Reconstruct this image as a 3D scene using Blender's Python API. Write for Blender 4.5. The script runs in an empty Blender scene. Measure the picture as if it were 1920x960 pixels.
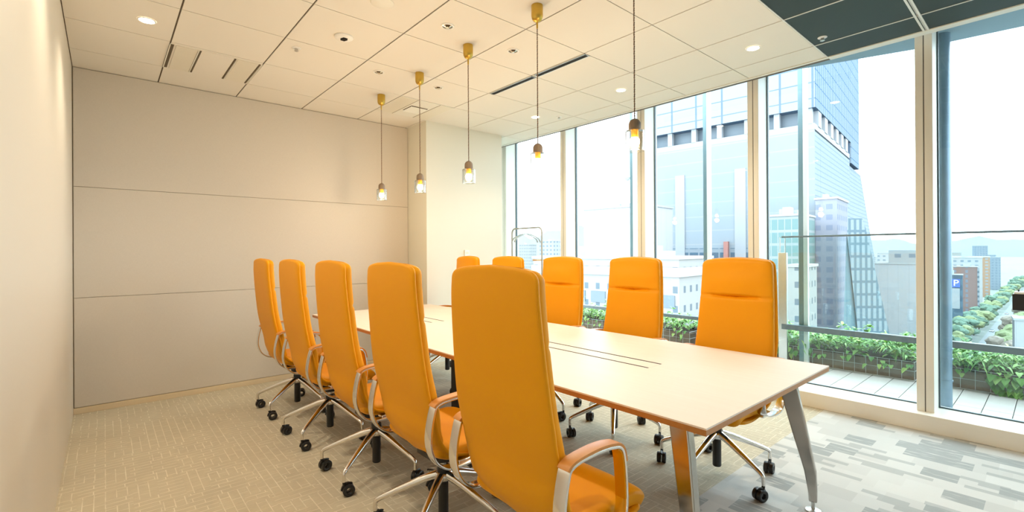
import bpy, math, random
from mathutils import Vector, Matrix
random.seed(7)
S = bpy.context.scene
COL = S.collection
PI = math.pi

# ------------------------------------------------------------------ camera
FPX, YAW, PITCH, ROLL, CXP, CYP, CAMH = 886.83, .7232, .0008, -.0056, 978.14, 470.98, 1.2896
F = Vector((math.sin(YAW)*math.cos(PITCH), math.cos(YAW)*math.cos(PITCH), math.sin(PITCH)))
r0 = Vector((math.cos(YAW), -math.sin(YAW), 0)); u0 = r0.cross(F)
RT = r0*math.cos(ROLL) + u0*math.sin(ROLL); UP = RT.cross(F)
cam = bpy.data.cameras.new('camera'); co = bpy.data.objects.new('camera', cam); COL.objects.link(co)
M = Matrix((RT, UP, -F)).transposed().to_4x4(); M.translation = Vector((0, 0, CAMH)); co.matrix_world = M
cam.sensor_width = 36; cam.lens = FPX/1920*36
cam.shift_x = -(CXP-960)/1920; cam.shift_y = (CYP-480)/1920
cam.clip_start = .02; cam.clip_end = 9000
S.camera = co

# ------------------------------------------------------------------ world and exposure
W = bpy.data.worlds.new('overcast_sky'); S.world = W; W.use_nodes = True
bg = W.node_tree.nodes['Background']; bg.inputs[0].default_value = (.80, .91, 1.0, 1); bg.inputs[1].default_value = 3.7
S.view_settings.view_transform = 'Standard'; S.view_settings.look = 'None'
S.view_settings.gamma = 1; S.view_settings.use_curve_mapping = False
S.view_settings.exposure = 1.0
S.cycles.max_bounces = 10; S.cycles.diffuse_bounces = 5; S.cycles.glossy_bounces = 4
S.cycles.transmission_bounces = 6; S.cycles.transparent_max_bounces = 24
S.cycles.sample_clamp_indirect = 6
S.cycles.caustics_reflective = False; S.cycles.caustics_refractive = False
LAMP_DOWN = 28.0      # watts of each recessed downlight
LAMP_PEND = 6.0      # watts of each pendant bulb
WARM = (1.0, .85, .65); WARM_P = (1.0, .80, .54)

# ------------------------------------------------------------------ materials
def nt(name):
    m = bpy.data.materials.new(name); m.use_nodes = True
    t = m.node_tree; return m, t, t.nodes['Principled BSDF']
def mth(t, op, a, b=None, c=None):
    n = t.nodes.new('ShaderNodeMath'); n.operation = op
    for i, v in enumerate((a, b, c)):
        if v is None: continue
        if isinstance(v, (int, float)): n.inputs[i].default_value = v
        else: t.links.new(v, n.inputs[i])
    return n.outputs[0]
def mixc(t, f, a, b, mode='MIX'):
    n = t.nodes.new('ShaderNodeMix'); n.data_type = 'RGBA'; n.blend_type = mode
    for i, v in ((0, f), (6, a), (7, b)):
        if isinstance(v, (int, float)): n.inputs[i].default_value = v
        elif isinstance(v, tuple): n.inputs[i].default_value = (*v[:3], 1)
        else: t.links.new(v, n.inputs[i])
    return n.outputs[2]
def tco(t, which='Object', scale=None, rot=None):
    n = t.nodes.new('ShaderNodeTexCoord'); o = n.outputs[which]
    if scale or rot:
        m = t.nodes.new('ShaderNodeMapping'); t.links.new(o, m.inputs[0])
        if scale: m.inputs['Scale'].default_value = scale
        if rot: m.inputs['Rotation'].default_value = rot
        o = m.outputs[0]
    return o
def noise(t, vec, scale, detail=3, rough=.55):
    n = t.nodes.new('ShaderNodeTexNoise'); t.links.new(vec, n.inputs['Vector'])
    n.inputs['Scale'].default_value = scale; n.inputs['Detail'].default_value = detail
    n.inputs['Roughness'].default_value = rough
    return n.outputs[0]
def bump(t, p, h, strength=.2, dist=.002):
    b = t.nodes.new('ShaderNodeBump'); b.inputs['Strength'].default_value = strength
    b.inputs['Distance'].default_value = dist; t.links.new(h, b.inputs['Height'])
    t.links.new(b.outputs[0], p.inputs['Normal'])
def mat(name, col, rough=.5, metal=0, var=.06, scale=40, bmp=0, spec=.5, stretch=None, bd=.002):
    m, t, p = nt(name)
    v = tco(t, 'Object', stretch); n = noise(t, v, scale)
    f = mth(t, 'MULTIPLY_ADD', n, 2*var, 1-var)
    c = mixc(t, 1.0, col, f, 'MULTIPLY')
    # multiply by grey factor
    t.links.new(c, p.inputs['Base Color'])
    p.inputs['Roughness'].default_value = rough; p.inputs['Metallic'].default_value = metal
    p.inputs['Specular IOR Level'].default_value = spec
    if bmp: bump(t, p, n, bmp, bd)
    return m
def emit(name, col, s):
    m, t, p = nt(name); p.inputs['Base Color'].default_value = (*col, 1)
    p.inputs['Emission Color'].default_value = (*col, 1); p.inputs['Emission Strength'].default_value = s
    return m
def glassy(name, tint, base_reflect=1.0, rough=0.0):
    m, t, p = nt(name); out = t.nodes['Material Output']
    tr = t.nodes.new('ShaderNodeBsdfTransparent'); tr.inputs[0].default_value = (*tint, 1)
    gl = t.nodes.new('ShaderNodeBsdfGlossy'); gl.inputs['Roughness'].default_value = rough
    lw = t.nodes.new('ShaderNodeLayerWeight'); lw.inputs[0].default_value = .5
    f = mth(t, 'MULTIPLY', mth(t, 'MULTIPLY_ADD', mth(t, 'POWER', lw.outputs['Facing'], 5), .95, .035), base_reflect)
    mx = t.nodes.new('ShaderNodeMixShader'); t.links.new(f, mx.inputs[0])
    t.links.new(tr.outputs[0], mx.inputs[1]); t.links.new(gl.outputs[0], mx.inputs[2])
    t.links.new(mx.outputs[0], out.inputs['Surface']); return m

M_ = {}
M_['wall'] = mat('cream_paint', (.70, .66, .575), .38, bmp=.04, scale=120, var=.015)
M_['pillar'] = mat('pillar_paint', (.72, .70, .61), .6, var=.015, scale=90)
M_['frame'] = mat('cream_frame', (.78, .765, .70), .45, var=.01)
M_['sill'] = mat('sill_white', (.86, .82, .74), .35, var=.01)
M_['seam'] = mat('seam_dark', (.12, .11, .10), .7)
M_['seamtan'] = mat('seam_tan', (.30, .26, .20), .8)
M_['gasket'] = mat('gasket_grey_blue', (.06, .10, .12), .5)
M_['tilegap'] = mat('grid_gap', (.13, .10, .07), .7)
M_['tile'] = mat('ceiling_tile', (.78, .745, .68), .9, var=.012, scale=300, bmp=.05)
M_['blacktile'] = mat('black_ceiling_tile', (.018, .032, .030), .6, var=.1, scale=200)
M_['whitebar'] = mat('white_grid_bar', (.75, .75, .72), .5)
M_['base'] = mat('baseboard_beige', (.68, .56, .38), .5, var=.02)
M_['chrome'] = mat('polished_aluminium', (.83, .81, .78), .13, 1, var=.02)
M_['legmetal'] = mat('dark_polished_leg', (.50, .47, .44), .16, 1, var=.02)
M_['black'] = mat('black_plastic', (.012, .012, .013), .38, var=.1)
M_['blackmetal'] = mat('black_metal', (.015, .015, .016), .3, .4)
M_['brass'] = mat('brass', (.60, .40, .08), .32, 1, var=.05)
M_['brass_orange'] = mat('amber_brass', (.85, .42, .04), .35, .7)
M_['white'] = mat('white_plastic', (.82, .82, .80), .4, var=.01)
M_['steel'] = mat('brushed_steel', (.62, .62, .60), .3, 1)
M_['socketwood'] = mat('grey_brown_wood', (.27, .20, .14), .6, var=.35, scale=70, stretch=(1, 1, .2))
M_['woodpale'] = mat('pale_wood', (.62, .38, .16), .5, var=.15, scale=30)
M_['greymetal'] = mat('grey_steel_tube', (.38, .40, .38), .4, .6)
M_['frost'] = mat('frosted_panel', (.74, .70, .60), .3, var=.01)
M_['slot'] = mat('slot_shadow', (.10, .075, .045), .7)
M_['slotblack'] = mat('slot_black', (.008, .007, .006), .8)
M_['deck'] = mat('balcony_tile', (.48, .45, .41), .7, var=.08, scale=30)
M_['deckgap'] = mat('balcony_joint', (.16, .15, .14), .8)
M_['railgrey'] = mat('rail_grey', (.13, .16, .17), .4, .3)
M_['post'] = mat('teal_grey_metal', (.16, .25, .28), .4, .2)
M_['postwhite'] = mat('white_fin', (.80, .80, .80), .5)
M_['pipe'] = mat('blue_grey_column', (.17, .26, .34), .35, .3, var=.25, scale=4)
M_['beam'] = mat('beam_blue_grey', (.22, .32, .40), .5, var=.05)
M_['wire'] = mat('galvanised_wire', (.55, .57, .58), .4, .7)
M_['liner'] = mat('brown_liner', (.20, .15, .11), .95, var=.35, scale=14, bmp=.5, bd=.01)
M_['soil'] = mat('soil', (.06, .04, .025), 1, var=.4, scale=30)
M_['glass'] = glassy('window_glass', (.93, .975, .975), .9)
M_['glass2'] = glassy('balustrade_glass', (.90, .96, .95), .9)
M_['shade'] = glassy('pendant_glass', (.92, .92, .90), 2.6, .04)
M_['bulb'] = emit('bulb_glow', (1, .66, .30), 26)
M_['down'] = emit('downlight_glow', (1, .86, .66), 14)
M_['reflector'] = mat('lamp_reflector', (.75, .68, .55), .15, 1)
M_['cordm'] = mat('twisted_cord', (.075, .035, .018), .7, var=.3)
M_['cordt'] = mat('twisted_cord_tan', (.30, .17, .09), .7, var=.3)

def leather():
    m, t, p = nt('orange_leather'); v = tco(t)
    n = noise(t, v, 260, 4, .6); n2 = noise(t, v, 6, 2)
    c = mixc(t, mth(t, 'MULTIPLY', n2, .5), (.80, .330, .001), (.75, .29, .001))
    t.links.new(c, p.inputs['Base Color']); p.inputs['Roughness'].default_value = .48
    p.inputs['Specular IOR Level'].default_value = .22
    bump(t, p, n, .12, .0008); return m
M_['leather'] = leather()
M_['leatherpad'] = mat('tan_leather_pad', (.60, .24, .05), .4, bmp=.1, scale=200, bd=.0008)

def fabric():
    m, t, p = nt('woven_wall_fabric'); v = tco(t)
    a = noise(t, tco(t, 'Object', (60, 60, 700)), 1, 2); b = noise(t, tco(t, 'Object', (500, 500, 40)), 1, 2)
    s = mth(t, 'ADD', a, b)
    c = mixc(t, mth(t, 'MULTIPLY', s, .5), (.54, .495, .43), (.70, .645, .57))
    t.links.new(c, p.inputs['Base Color']); p.inputs['Roughness'].default_value = .95
    p.inputs['Specular IOR Level'].default_value = .1
    bump(t, p, s, .15, .001); return m
M_['fabric'] = fabric()

def wood():
    m, t, p = nt('oak_veneer')
    v = tco(t, 'Object', (26, 1.3, 26)); n = noise(t, v, 1.6, 6, .6)
    w = noise(t, tco(t, 'Object', (160, 5, 160)), 1, 3)
    s = mth(t, 'MULTIPLY_ADD', w, .35, mth(t, 'MULTIPLY', n, .65))
    c = mixc(t, s, (.70, .60, .51), (.82, .735, .655))
    t.links.new(c, p.inputs['Base Color']); p.inputs['Roughness'].default_value = .5
    bump(t, p, w, .05, .0006); return m
M_['wood'] = wood()
M_['edge'] = mat('brown_edge_band', (.42, .18, .05), .4, var=.15, scale=60)

def carpet_weave():
    m, t, p = nt('basket_weave_carpet')
    cells = t.nodes.new('ShaderNodeTexWhiteNoise'); cells.noise_dimensions = '2D'
    co_ = tco(t)
    fl = t.nodes.new('ShaderNodeVectorMath'); fl.operation = 'SNAP'; t.links.new(co_, fl.inputs[0]); fl.inputs[1].default_value = (.11, .11, 1)
    t.links.new(fl.outputs[0], cells.inputs['Vector'])
    def brick(rot):
        b = t.nodes.new('ShaderNodeTexBrick'); t.links.new(tco(t, 'Object', None, (0, 0, rot)), b.inputs['Vector'])
        b.inputs['Scale'].default_value = 1; b.inputs['Brick Width'].default_value = .13; b.inputs['Row Height'].default_value = .045
        b.inputs['Mortar Size'].default_value = .0028; b.inputs['Mortar Smooth'].default_value = .3
        b.offset = .37; return b.outputs['Fac']
    msk = mth(t, 'GREATER_THAN', cells.outputs[0], .5)
    mx = t.nodes.new('ShaderNodeMix'); t.links.new(msk, mx.inputs[0]); t.links.new(brick(0), mx.inputs[2]); t.links.new(brick(PI/2), mx.inputs[3])
    line = mx.outputs[0]
    st = noise(t, tco(t, 'Object', (14, 260, 1)), 1, 3); big = noise(t, co_, 1.2, 2); fine = noise(t, co_, 420, 2)
    base = mixc(t, mth(t, 'MULTIPLY_ADD', st, .7, mth(t, 'MULTIPLY', fine, .3)), (.33, .305, .235), (.76, .68, .51))
    pat = noise(t, tco(t, 'Object', (3.2, 1.1, 1)), 2.2, 1)
    base = mixc(t, mth(t, 'MULTIPLY', mth(t, 'GREATER_THAN', pat, .54), .04), base, (.17, .17, .16))
    lw = mth(t, 'MULTIPLY', line, mth(t, 'MULTIPLY_ADD', noise(t, co_, 9, 2), 1.2, -.15))
    c = mixc(t, lw, base, (.85, .79, .66))
    t.links.new(c, p.inputs['Base Color']); p.inputs['Roughness'].default_value = .97
    p.inputs['Specular IOR Level'].default_value = .1
    bump(t, p, mth(t, 'ADD', fine, mth(t, 'MULTIPLY', line, .8)), .5, .003); return m
M_['carpet'] = carpet_weave()

def carpet_patch():
    m, t, p = nt('patchwork_carpet'); co_ = tco(t)
    sep = t.nodes.new('ShaderNodeSeparateXYZ'); t.links.new(co_, sep.inputs[0]); X, Y = sep.outputs[0], sep.outputs[1]
    def wn(a, b, s=0):
        c = t.nodes.new('ShaderNodeCombineXYZ'); t.links.new(a, c.inputs[0]); t.links.new(b, c.inputs[1]); c.inputs[2].default_value = s
        w = t.nodes.new('ShaderNodeTexWhiteNoise'); w.noise_dimensions = '3D'; t.links.new(c.outputs[0], w.inputs['Vector']); return w.outputs[0]
    def layer(cw, ch, s):
        row = mth(t, 'FLOOR', mth(t, 'DIVIDE', X, ch))
        off = mth(t, 'MULTIPLY', mth(t, 'FRACT', mth(t, 'MULTIPLY', row, .618)), cw)
        colm = mth(t, 'FLOOR', mth(t, 'DIVIDE', mth(t, 'ADD', Y, off), cw))
        return wn(row, colm, s)
    a = layer(.16, .13, 1); b = layer(.20, .042, 2)
    fine = noise(t, co_, 500, 2); soft = noise(t, tco(t, 'Object', (34, 5, 1)), 1.2, 3)
    dark = mth(t, 'MULTIPLY', mth(t, 'GREATER_THAN', a, .74), mth(t, 'MINIMUM', mth(t, 'MAXIMUM', mth(t, 'MULTIPLY_ADD', soft, 5, -1.3), 0), 1))
    dark2 = mth(t, 'MULTIPLY', mth(t, 'GREATER_THAN', b, .88), .6)
    c = mixc(t, mth(t, 'MULTIPLY_ADD', a, .6, mth(t, 'MULTIPLY', fine, .4)), (.50, .49, .46), (.72, .71, .67))
    c = mixc(t, mth(t, 'MULTIPLY', mth(t, 'MAXIMUM', dark, dark2), .75), c, mixc(t, fine, (.18, .20, .20), (.34, .36, .35)))
    t.links.new(c, p.inputs['Base Color']); p.inputs['Roughness'].default_value = .97
    p.inputs['Specular IOR Level'].default_value = .1
    bump(t, p, fine, .5, .003); return m
M_['carpet2'] = carpet_patch()

def leafm():
    m, t, p = nt('leaf_green')
    g = t.nodes.new('ShaderNodeNewGeometry')
    r = t.nodes.new('ShaderNodeValToRGB'); t.links.new(g.outputs['Random Per Island'], r.inputs[0])
    e = r.color_ramp.elements; e[0].color = (.07, .21, .04, 1); e[1].color = (.55, .70, .17, 1)
    k = e.new(.5); k.color = (.20, .44, .08, 1); k = e.new(.85); k.color = (.42, .64, .20, 1)
    t.links.new(r.outputs[0], p.inputs['Base Color']); p.inputs['Roughness'].default_value = .45; return m
M_['leaf'] = leafm()

CITY = .48          # painted and glazed fronts of the city: mid tones
def facade(name, wallc, glassc, cw, ch, fw, fh, rough=.5, grough=.15, gm=.0, off=(0, 0)):
    """window grid in metres on the faces' UVs: a pane covers fw x fh of each cell"""
    m, t, p = nt(name)
    uv = t.nodes.new('ShaderNodeUVMap'); sep = t.nodes.new('ShaderNodeSeparateXYZ'); t.links.new(uv.outputs[0], sep.inputs[0])
    def band(v, c, f, o):
        x = mth(t, 'FRACT', mth(t, 'DIVIDE', mth(t, 'ADD', v, o+1000*c), c)); return mth(t, 'LESS_THAN', x, f)
    g = mth(t, 'MULTIPLY', band(sep.outputs[0], cw, fw, off[0]), band(sep.outputs[1], ch, fh, off[1]))
    n = noise(t, tco(t), .15, 2)
    wallc = tuple(c*CITY for c in wallc); glassc = tuple(c*CITY for c in glassc)
    wc = mixc(t, mth(t, 'MULTIPLY', n, .15), wallc, (.2, .2, .2))
    p.inputs['Specular IOR Level'].default_value = 0
    t.links.new(mixc(t, g, wc, glassc), p.inputs['Base Color'])
    mr = t.nodes.new('ShaderNodeMix'); t.links.new(g, mr.inputs[0]); mr.inputs[2].default_value = rough; mr.inputs[3].default_value = grough
    t.links.new(mr.outputs[0], p.inputs['Roughness'])
    if gm: t.links.new(mth(t, 'MULTIPLY', g, gm), p.inputs['Metallic'])
    return m

# ------------------------------------------------------------------ mesh helpers
class MB:
    def __init__(s): s.v = []; s.f = []; s.uv = {}
    def add(s, vs, fs):
        o = len(s.v); s.v += [tuple(v) for v in vs]; s.f += [tuple(i+o for i in f) for f in fs]; return s
    def box(s, x0, x1, y0, y1, z0, z1):
        return s.add([(x0, y0, z0), (x1, y0, z0), (x1, y1, z0), (x0, y1, z0), (x0, y0, z1), (x1, y0, z1), (x1, y1, z1), (x0, y1, z1)],
                     [(0, 3, 2, 1), (4, 5, 6, 7), (0, 1, 5, 4), (1, 2, 6, 5), (2, 3, 7, 6), (3, 0, 4, 7)])
    def obox(s, c, ax, ay, az, hx, hy, hz):
        c, ax, ay, az = map(Vector, (c, ax, ay, az)); vs = []
        for k in (-1, 1):
            for i, j in ((-1, -1), (1, -1), (1, 1), (-1, 1)): vs.append(c+ax*hx*i+ay*hy*j+az*hz*k)
        return s.add(vs, [(0, 3, 2, 1), (4, 5, 6, 7), (0, 1, 5, 4), (1, 2, 6, 5), (2, 3, 7, 6), (3, 0, 4, 7)])
    def lathe(s, prof, c=(0, 0, 0), n=24, axis='z', cap=True):
        vs = []; m = len(prof)
        for (r, z) in prof:
            for k in range(n):
                a = 2*PI*k/n; p = (r*math.cos(a), r*math.sin(a), z)
                if axis == 'x': p = (p[2], p[0], p[1])
                if axis == 'y': p = (p[0], p[2], p[1])
                vs.append((p[0]+c[0], p[1]+c[1], p[2]+c[2]))
        fs = [(i*n+k, i*n+(k+1) % n, (i+1)*n+(k+1) % n, (i+1)*n+k) for i in range(m-1) for k in range(n)]
        if cap: fs += [tuple(range(n-1, -1, -1)), tuple((m-1)*n+k for k in range(n))]
        return s.add(vs, fs)
    def cyl(s, c, r, z0, z1, n=24, axis='z', r2=None):
        return s.lathe([(r, z0), (r if r2 is None else r2, z1)], c, n, axis)
    def tube(s, pts, r, n=10, closed=False, rad=None, sq=None):
        """sweep a round (or sq=(half width, half thickness) flat) section along pts"""
        pts = [Vector(p) for p in pts]; m = len(pts); vs = []; prevn = None
        for i, p in enumerate(pts):
            if closed: tg = pts[(i+1) % m]-pts[i-1]
            else: tg = pts[min(i+1, m-1)]-pts[max(i-1, 0)]
            tg.normalize()
            if prevn is None:
                ref = Vector((0, 1, 0)) if abs(tg.y) < .9 else Vector((1, 0, 0))
                nn = tg.cross(ref).normalized()
            else: nn = (prevn-tg*prevn.dot(tg)).normalized()
            prevn = nn; bb = tg.cross(nn)
            for k in range(n):
                a = 2*PI*k/n
                if sq:
                    ca, sa = math.cos(a), math.sin(a); e = .35
                    x = math.copysign(abs(ca)**e, ca)*sq[1]; y = math.copysign(abs(sa)**e, sa)*sq[0]
                    if rad: x *= rad[i]; y *= rad[i]
                else:
                    R = rad[i] if rad else r; x = R*math.cos(a); y = R*math.sin(a)
                vs.append(p+nn*x+bb*y)
        fs = []
        for i in range(m if closed else m-1):
            j = (i+1) % m
            fs += [(i*n+k, i*n+(k+1) % n, j*n+(k+1) % n, j*n+k) for k in range(n)]
        if not closed: fs += [tuple(range(n-1, -1, -1)), tuple((m-1)*n+k for k in range(n))]
        return s.add(vs, fs)
    def prism(s, poly, z0, z1):
        n = len(poly); vs = [(*p, z0) for p in poly]+[(*p, z1) for p in poly]
        return s.add(vs, [tuple(range(n-1, -1, -1)), tuple(range(n, 2*n))]+[(i, (i+1) % n, n+(i+1) % n, n+i) for i in range(n)])
    def build(s, name, m, parent=None, smooth=35, bevel=0, seg=2, uvbox=False):
        me = bpy.data.meshes.new(name); me.from_pydata(s.v, [], s.f); me.validate(); me.update()
        import bmesh as _b
        b = _b.new(); b.from_mesh(me); _b.ops.recalc_face_normals(b, faces=b.faces)
        b.to_mesh(me); b.free()
        if uvbox:
            ul = me.uv_layers.new(name='UVMap')
            for pl in me.polygons:
                nx, ny, nz = pl.normal
                h = math.hypot(nx, ny)
                for li in pl.loop_indices:
                    q = me.vertices[me.loops[li].vertex_index].co
                    if h < .3: ul.data[li].uv = (-3000.01, -3000.01)
                    else: ul.data[li].uv = ((-ny*q.x+nx*q.y)/h, q.z)
        if smooth:
            for pl in me.polygons: pl.use_smooth = True
            me.set_sharp_from_angle(angle=math.radians(smooth))
        me.materials.append(M_[m] if isinstance(m, str) else m)
        o = bpy.data.objects.new(name, me); COL.objects.link(o)
        if parent: o.parent = parent
        if bevel:
            md = o.modifiers.new('bevel', 'BEVEL'); md.width = bevel; md.segments = seg; md.limit_method = 'ANGLE'; md.harden_normals = False
        return o
def tag(o, label, cat, group=None, kind=None):
    o['label'] = label; o['category'] = cat
    if group: o['group'] = group
    if kind: o['kind'] = kind
    return o
def struct(o): o['kind'] = 'structure'; return o
def empty(name, loc=(0, 0, 0), rz=0):
    o = bpy.data.objects.new(name, None); COL.objects.link(o); o.location = loc; o.rotation_euler = (0, 0, rz); o.empty_display_size = .1
    return o
def copy_tree(o, parent=None):
    c = o.copy(); COL.objects.link(c)
    if parent: c.parent = parent
    for ch in list(o.children): copy_tree(ch, c)
    return c
def crom(pts, n=6):
    P = [Vector(p) for p in pts]; P = [2*P[0]-P[1]]+P+[2*P[-1]-P[-2]]; out = []
    for i in range(1, len(P)-2):
        for k in range(n):
            u = k/n; a, b, c, d = P[i-1:i+3]
            out.append(.5*((2*b)+(c-a)*u+(2*a-5*b+4*c-d)*u*u+(3*b-a-3*c+d)*u**3))
    out.append(P[-2]); return out
def croml(pts, n=6):
    m = len(pts); P = [Vector(p) for p in pts]; out = []
    for i in range(m):
        a, b, c, d = P[i-1], P[i], P[(i+1) % m], P[(i+2) % m]
        for k in range(n):
            u = k/n; out.append(.5*((2*b)+(c-a)*u+(2*a-5*b+4*c-d)*u*u+(3*b-a-3*c+d)*u**3))
    return out

# ------------------------------------------------------------------ the room
H = 2.8; XL = -.19; YB = 5.23; YF = -2.6
MODX = [.362+.5976*i for i in range(-1, 8)]
MODY = [1.19+.5976*j for j in range(0, 8)]
XE = 4.25              # ceiling edge before the glazing
YS = 1.19              # where the black ceiling of the lounge begins
struct(MB().box(XL, 4.36, 1.25, 5.75, -.1, 0).build('floor', 'carpet', smooth=0))
struct(MB().box(XL, 4.36, YF, 1.25, -.1, 0).build('floor_lounge', 'carpet2', smooth=0))
struct(MB().box(XL-.15, XL, YF, YB+.1, -.1, 3.1).build('wall_left', 'wall', smooth=0))
struct(MB().box(XL-.15, 4.8, YF-.15, YF, -.1, 3.1).build('wall_front', 'wall', smooth=0))
# back wall: three fabric panels with thin seams, cream frame behind
b = MB()
for z0, z1 in ((.052, .9335), (.9365, 1.8335), (1.8365, 2.795)): b.box(XL+.006, 2.772, YB, YB+.05, z0, z1)
wb = struct(b.build('wall_back', 'fabric', smooth=0, bevel=.0015))
struct(MB().box(XL-.1, 2.9, YB+.012, YB+.15, -.1, 3.1).build('wall_back_substrate', 'seamtan', smooth=0))
struct(MB().box(XL, 2.776, YB-.008, YB+.02, 0, .048).build('baseboard_back', 'base', smooth=0, bevel=.002))
struct(MB().box(2.776, 3.89, 4.79, 5.75, 0, H+.2).build('wall_pillar', 'pillar', smooth=0))
struct(MB().box(3.89, 4.8, 5.70, 5.8, 0, 3.1).build('wall_alcove', 'pillar', smooth=0))
# ceiling tiles with open joints under a dark carrier
def tiles(xs, ys, g, z=H):
    b = MB()
    for x0, x1 in zip(xs, xs[1:]):
        for y0, y1 in zip(ys, ys[1:]): b.box(x0+g[0], x1-g[0], y0+g[1], y1-g[1], z, z+.02)
    return b
xs = [XL]+[x for x in MODX if x > XL+.1 and x < XE-.05]+[XE]
ys = MODY[:-1]+[5.5]
ys = [y for y in MODY if y < 5.1]+[YB+.5]
struct(tiles(xs, ys, (.005, .0034)).build('ceiling', 'tile', smooth=0))
struct(MB().box(XL-.1, XE+.1, YS, 5.75, H+.0065, H+.05).build('ceiling_carrier', 'tilegap', smooth=0))
ysb = [YS-.5976*k for k in range(0, 7)][::-1]
struct(tiles(xs, ysb, (.004, .004)).build('ceiling_lounge', 'blacktile', smooth=0))
struct(MB().box(XL-.1, XE+.1, YF, YS-.0, H+.0035, H+.05).build('ceiling_lounge_carrier', 'whitebar', smooth=0))
b = MB()
for k in range(1, 6, 1):
    y = YS-.5976*k
    if k % 2: b.box(XL, XE, y-.018, y-.006, H-.004, H+.002).box(XL, XE, y+.006, y+.018, H-.004, H+.002)
b.box(XL, XE, YS-.009, YS-.001, H-.004, H+.002)
for x in MODX:
    if XL+.1 < x < XE-.05: b.box(x-.0045, x+.0045, YF, YS-.009, H-.003, H+.002)
struct(b.build('trim_3', 'whitebar', smooth=0))
struct(MB().box(XE, XE+.03, YF, 5.75, H-.006, H+.3).build('trim_1', 'frame', smooth=0, bevel=.003))
struct(MB().box(XL-.15, 4.9, YF-.1, 5.9, 3.08, 3.2).build('roof_slab', 'frame', smooth=0))
# sill
struct(MB().box(4.34, 4.68, YF, 5.75, 0, .12).build('trim_2', 'sill', smooth=0, bevel=.004))
# window bays
MY = [-2.95, -1.755, -.56, .634, 1.830, 3.028, 4.208, 5.405]
XG = 4.62
for i, y in enumerate(MY[1:], 1):
    w = empty('window_%d' % i, (4.43, y, 0)); struct(w)
    MB().box(0, .24, -.049, -.003, .118, 3.08).box(0, .24, .003, .049, .118, 3.08).build('mullion', 'frame', w, smooth=0, bevel=.002)
    MB().box(.004, .23, -.0035, .0035, .118, 3.08).build('seam', 'seam', w, smooth=0)
    yp = MY[i-1]-y
    MB().box(XG-4.43, XG-4.43+.010, yp+.047, -.047, .118, 3.06).build('glass', 'glass', w, smooth=0)
    MB().box(XG-4.43-.008, XG-4.43+.016, yp+.049, yp+.063, .12, 3.06).box(XG-4.43-.008, XG-4.43+.016, -.058, -.049, .12, 3.06)\
        .box(XG-4.43-.006, XG-4.43+.014, yp+.05, -.05, .118, .128).build('gasket', 'gasket', w, smooth=0)

# ------------------------------------------------------------------ table
TX0, TX1, TY0, TY1, TZ = 1.44, 2.668, .745, 4.56, .72
T = empty('conference_table', ((TX0+TX1)/2, (TY0+TY1)/2, 0))
tag(T, 'long rectangular pale wooden conference table with brown edge and polished metal legs', 'table')
hx, hy = (TX1-TX0)/2, (TY1-TY0)/2
sl = (1.985-2.054, 2.098-2.054)      # slot lines, table local x
def topboxes():
    b = MB(); ybs = [-hy, 1.32-T.location.y, 2.25-T.location.y, 3.35-T.location.y, 4.28-T.location.y, hy]
    for k in (0, 2, 4): b.box(-hx, hx, ybs[k], ybs[k+1], TZ-.006, TZ)
    for k in (1, 3):
        b.box(-hx, sl[0]-.008, ybs[k], ybs[k+1], TZ-.006, TZ); b.box(sl[1]+.008, hx, ybs[k], ybs[k+1], TZ-.006, TZ)
    return b, ybs
b, ybs = topboxes(); b.build('table_top', 'wood', T, smooth=0)
MB().box(-hx, hx, -hy, hy, TZ-.026, TZ-.0061).build('edge_band', 'edge', T, smooth=0, bevel=.001)
for k in (1, 3):
    fl = MB().box(sl[0]+.008, sl[1]-.008, ybs[k]+.0015, ybs[k+1]-.0015, TZ-.006, TZ-.0002).build('cable_flap', 'wood', T, smooth=0)
    MB().box(sl[0]-.008, sl[0]+.008, ybs[k], ybs[k+1], TZ-.0060, TZ-.0008).box(sl[1]-.008, sl[1]+.008, ybs[k], ybs[k+1], TZ-.0060, TZ-.0008).build('brush_slot', 'slotblack', fl, smooth=0)
def tleg(sx, sy):
    """splayed blade: wide under the top, kinked near the floor"""
    b = MB(); st = [(-.075, -.160, .692, .043, .018), (-.060, -.140, .60, .041, .018), (-.030, -.098, .38, .034, .017), (-.006, -.063, .20, .026, .016), (.004, -.056, .10, .020, .015), (.006, -.055, .045, .018, .014)]
    vs = []
    for dx, dy, z, w, t in st:
        # foot reference point (0,0) is .05 inside the corner
        cx_, cy_ = sx*(hx-.05+dx), sy*(hy-.005+dy)
        d = Vector((-sx*.18, -sy*1.0, 0)).normalized(); n_ = Vector((d.y, -d.x, 0))
        for a_, c_ in ((-1, -1), (1, -1), (1, 1), (-1, 1)): vs.append(Vector((cx_, cy_, z))+d*w*a_+n_*t*c_)
    m = len(st)
    fs = [(0, 1, 2, 3), tuple((m-1)*4+k for k in (3, 2, 1, 0))]
    for i in range(m-1): fs += [(i*4+k, i*4+(k+1) % 4, (i+1)*4+(k+1) % 4, (i+1)*4+k) for k in range(4)]
    b.add(vs, fs); o = b.build('leg', 'legmetal', T, smooth=20, bevel=.006, seg=3)
    fx, fy = sx*(hx-.05+.006), sy*(hy-.005-.055)
    MB().lathe([(.034, 0), (.034, .005), (.022, .010), (.008, .012)], (fx, fy, 0), 28).cyl((fx, fy, 0), .009, .010, .05, 12).build('foot', 'steel', o)
for sx in (-1, 1):
    for sy in (-1, 1): tleg(sx, sy)
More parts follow.
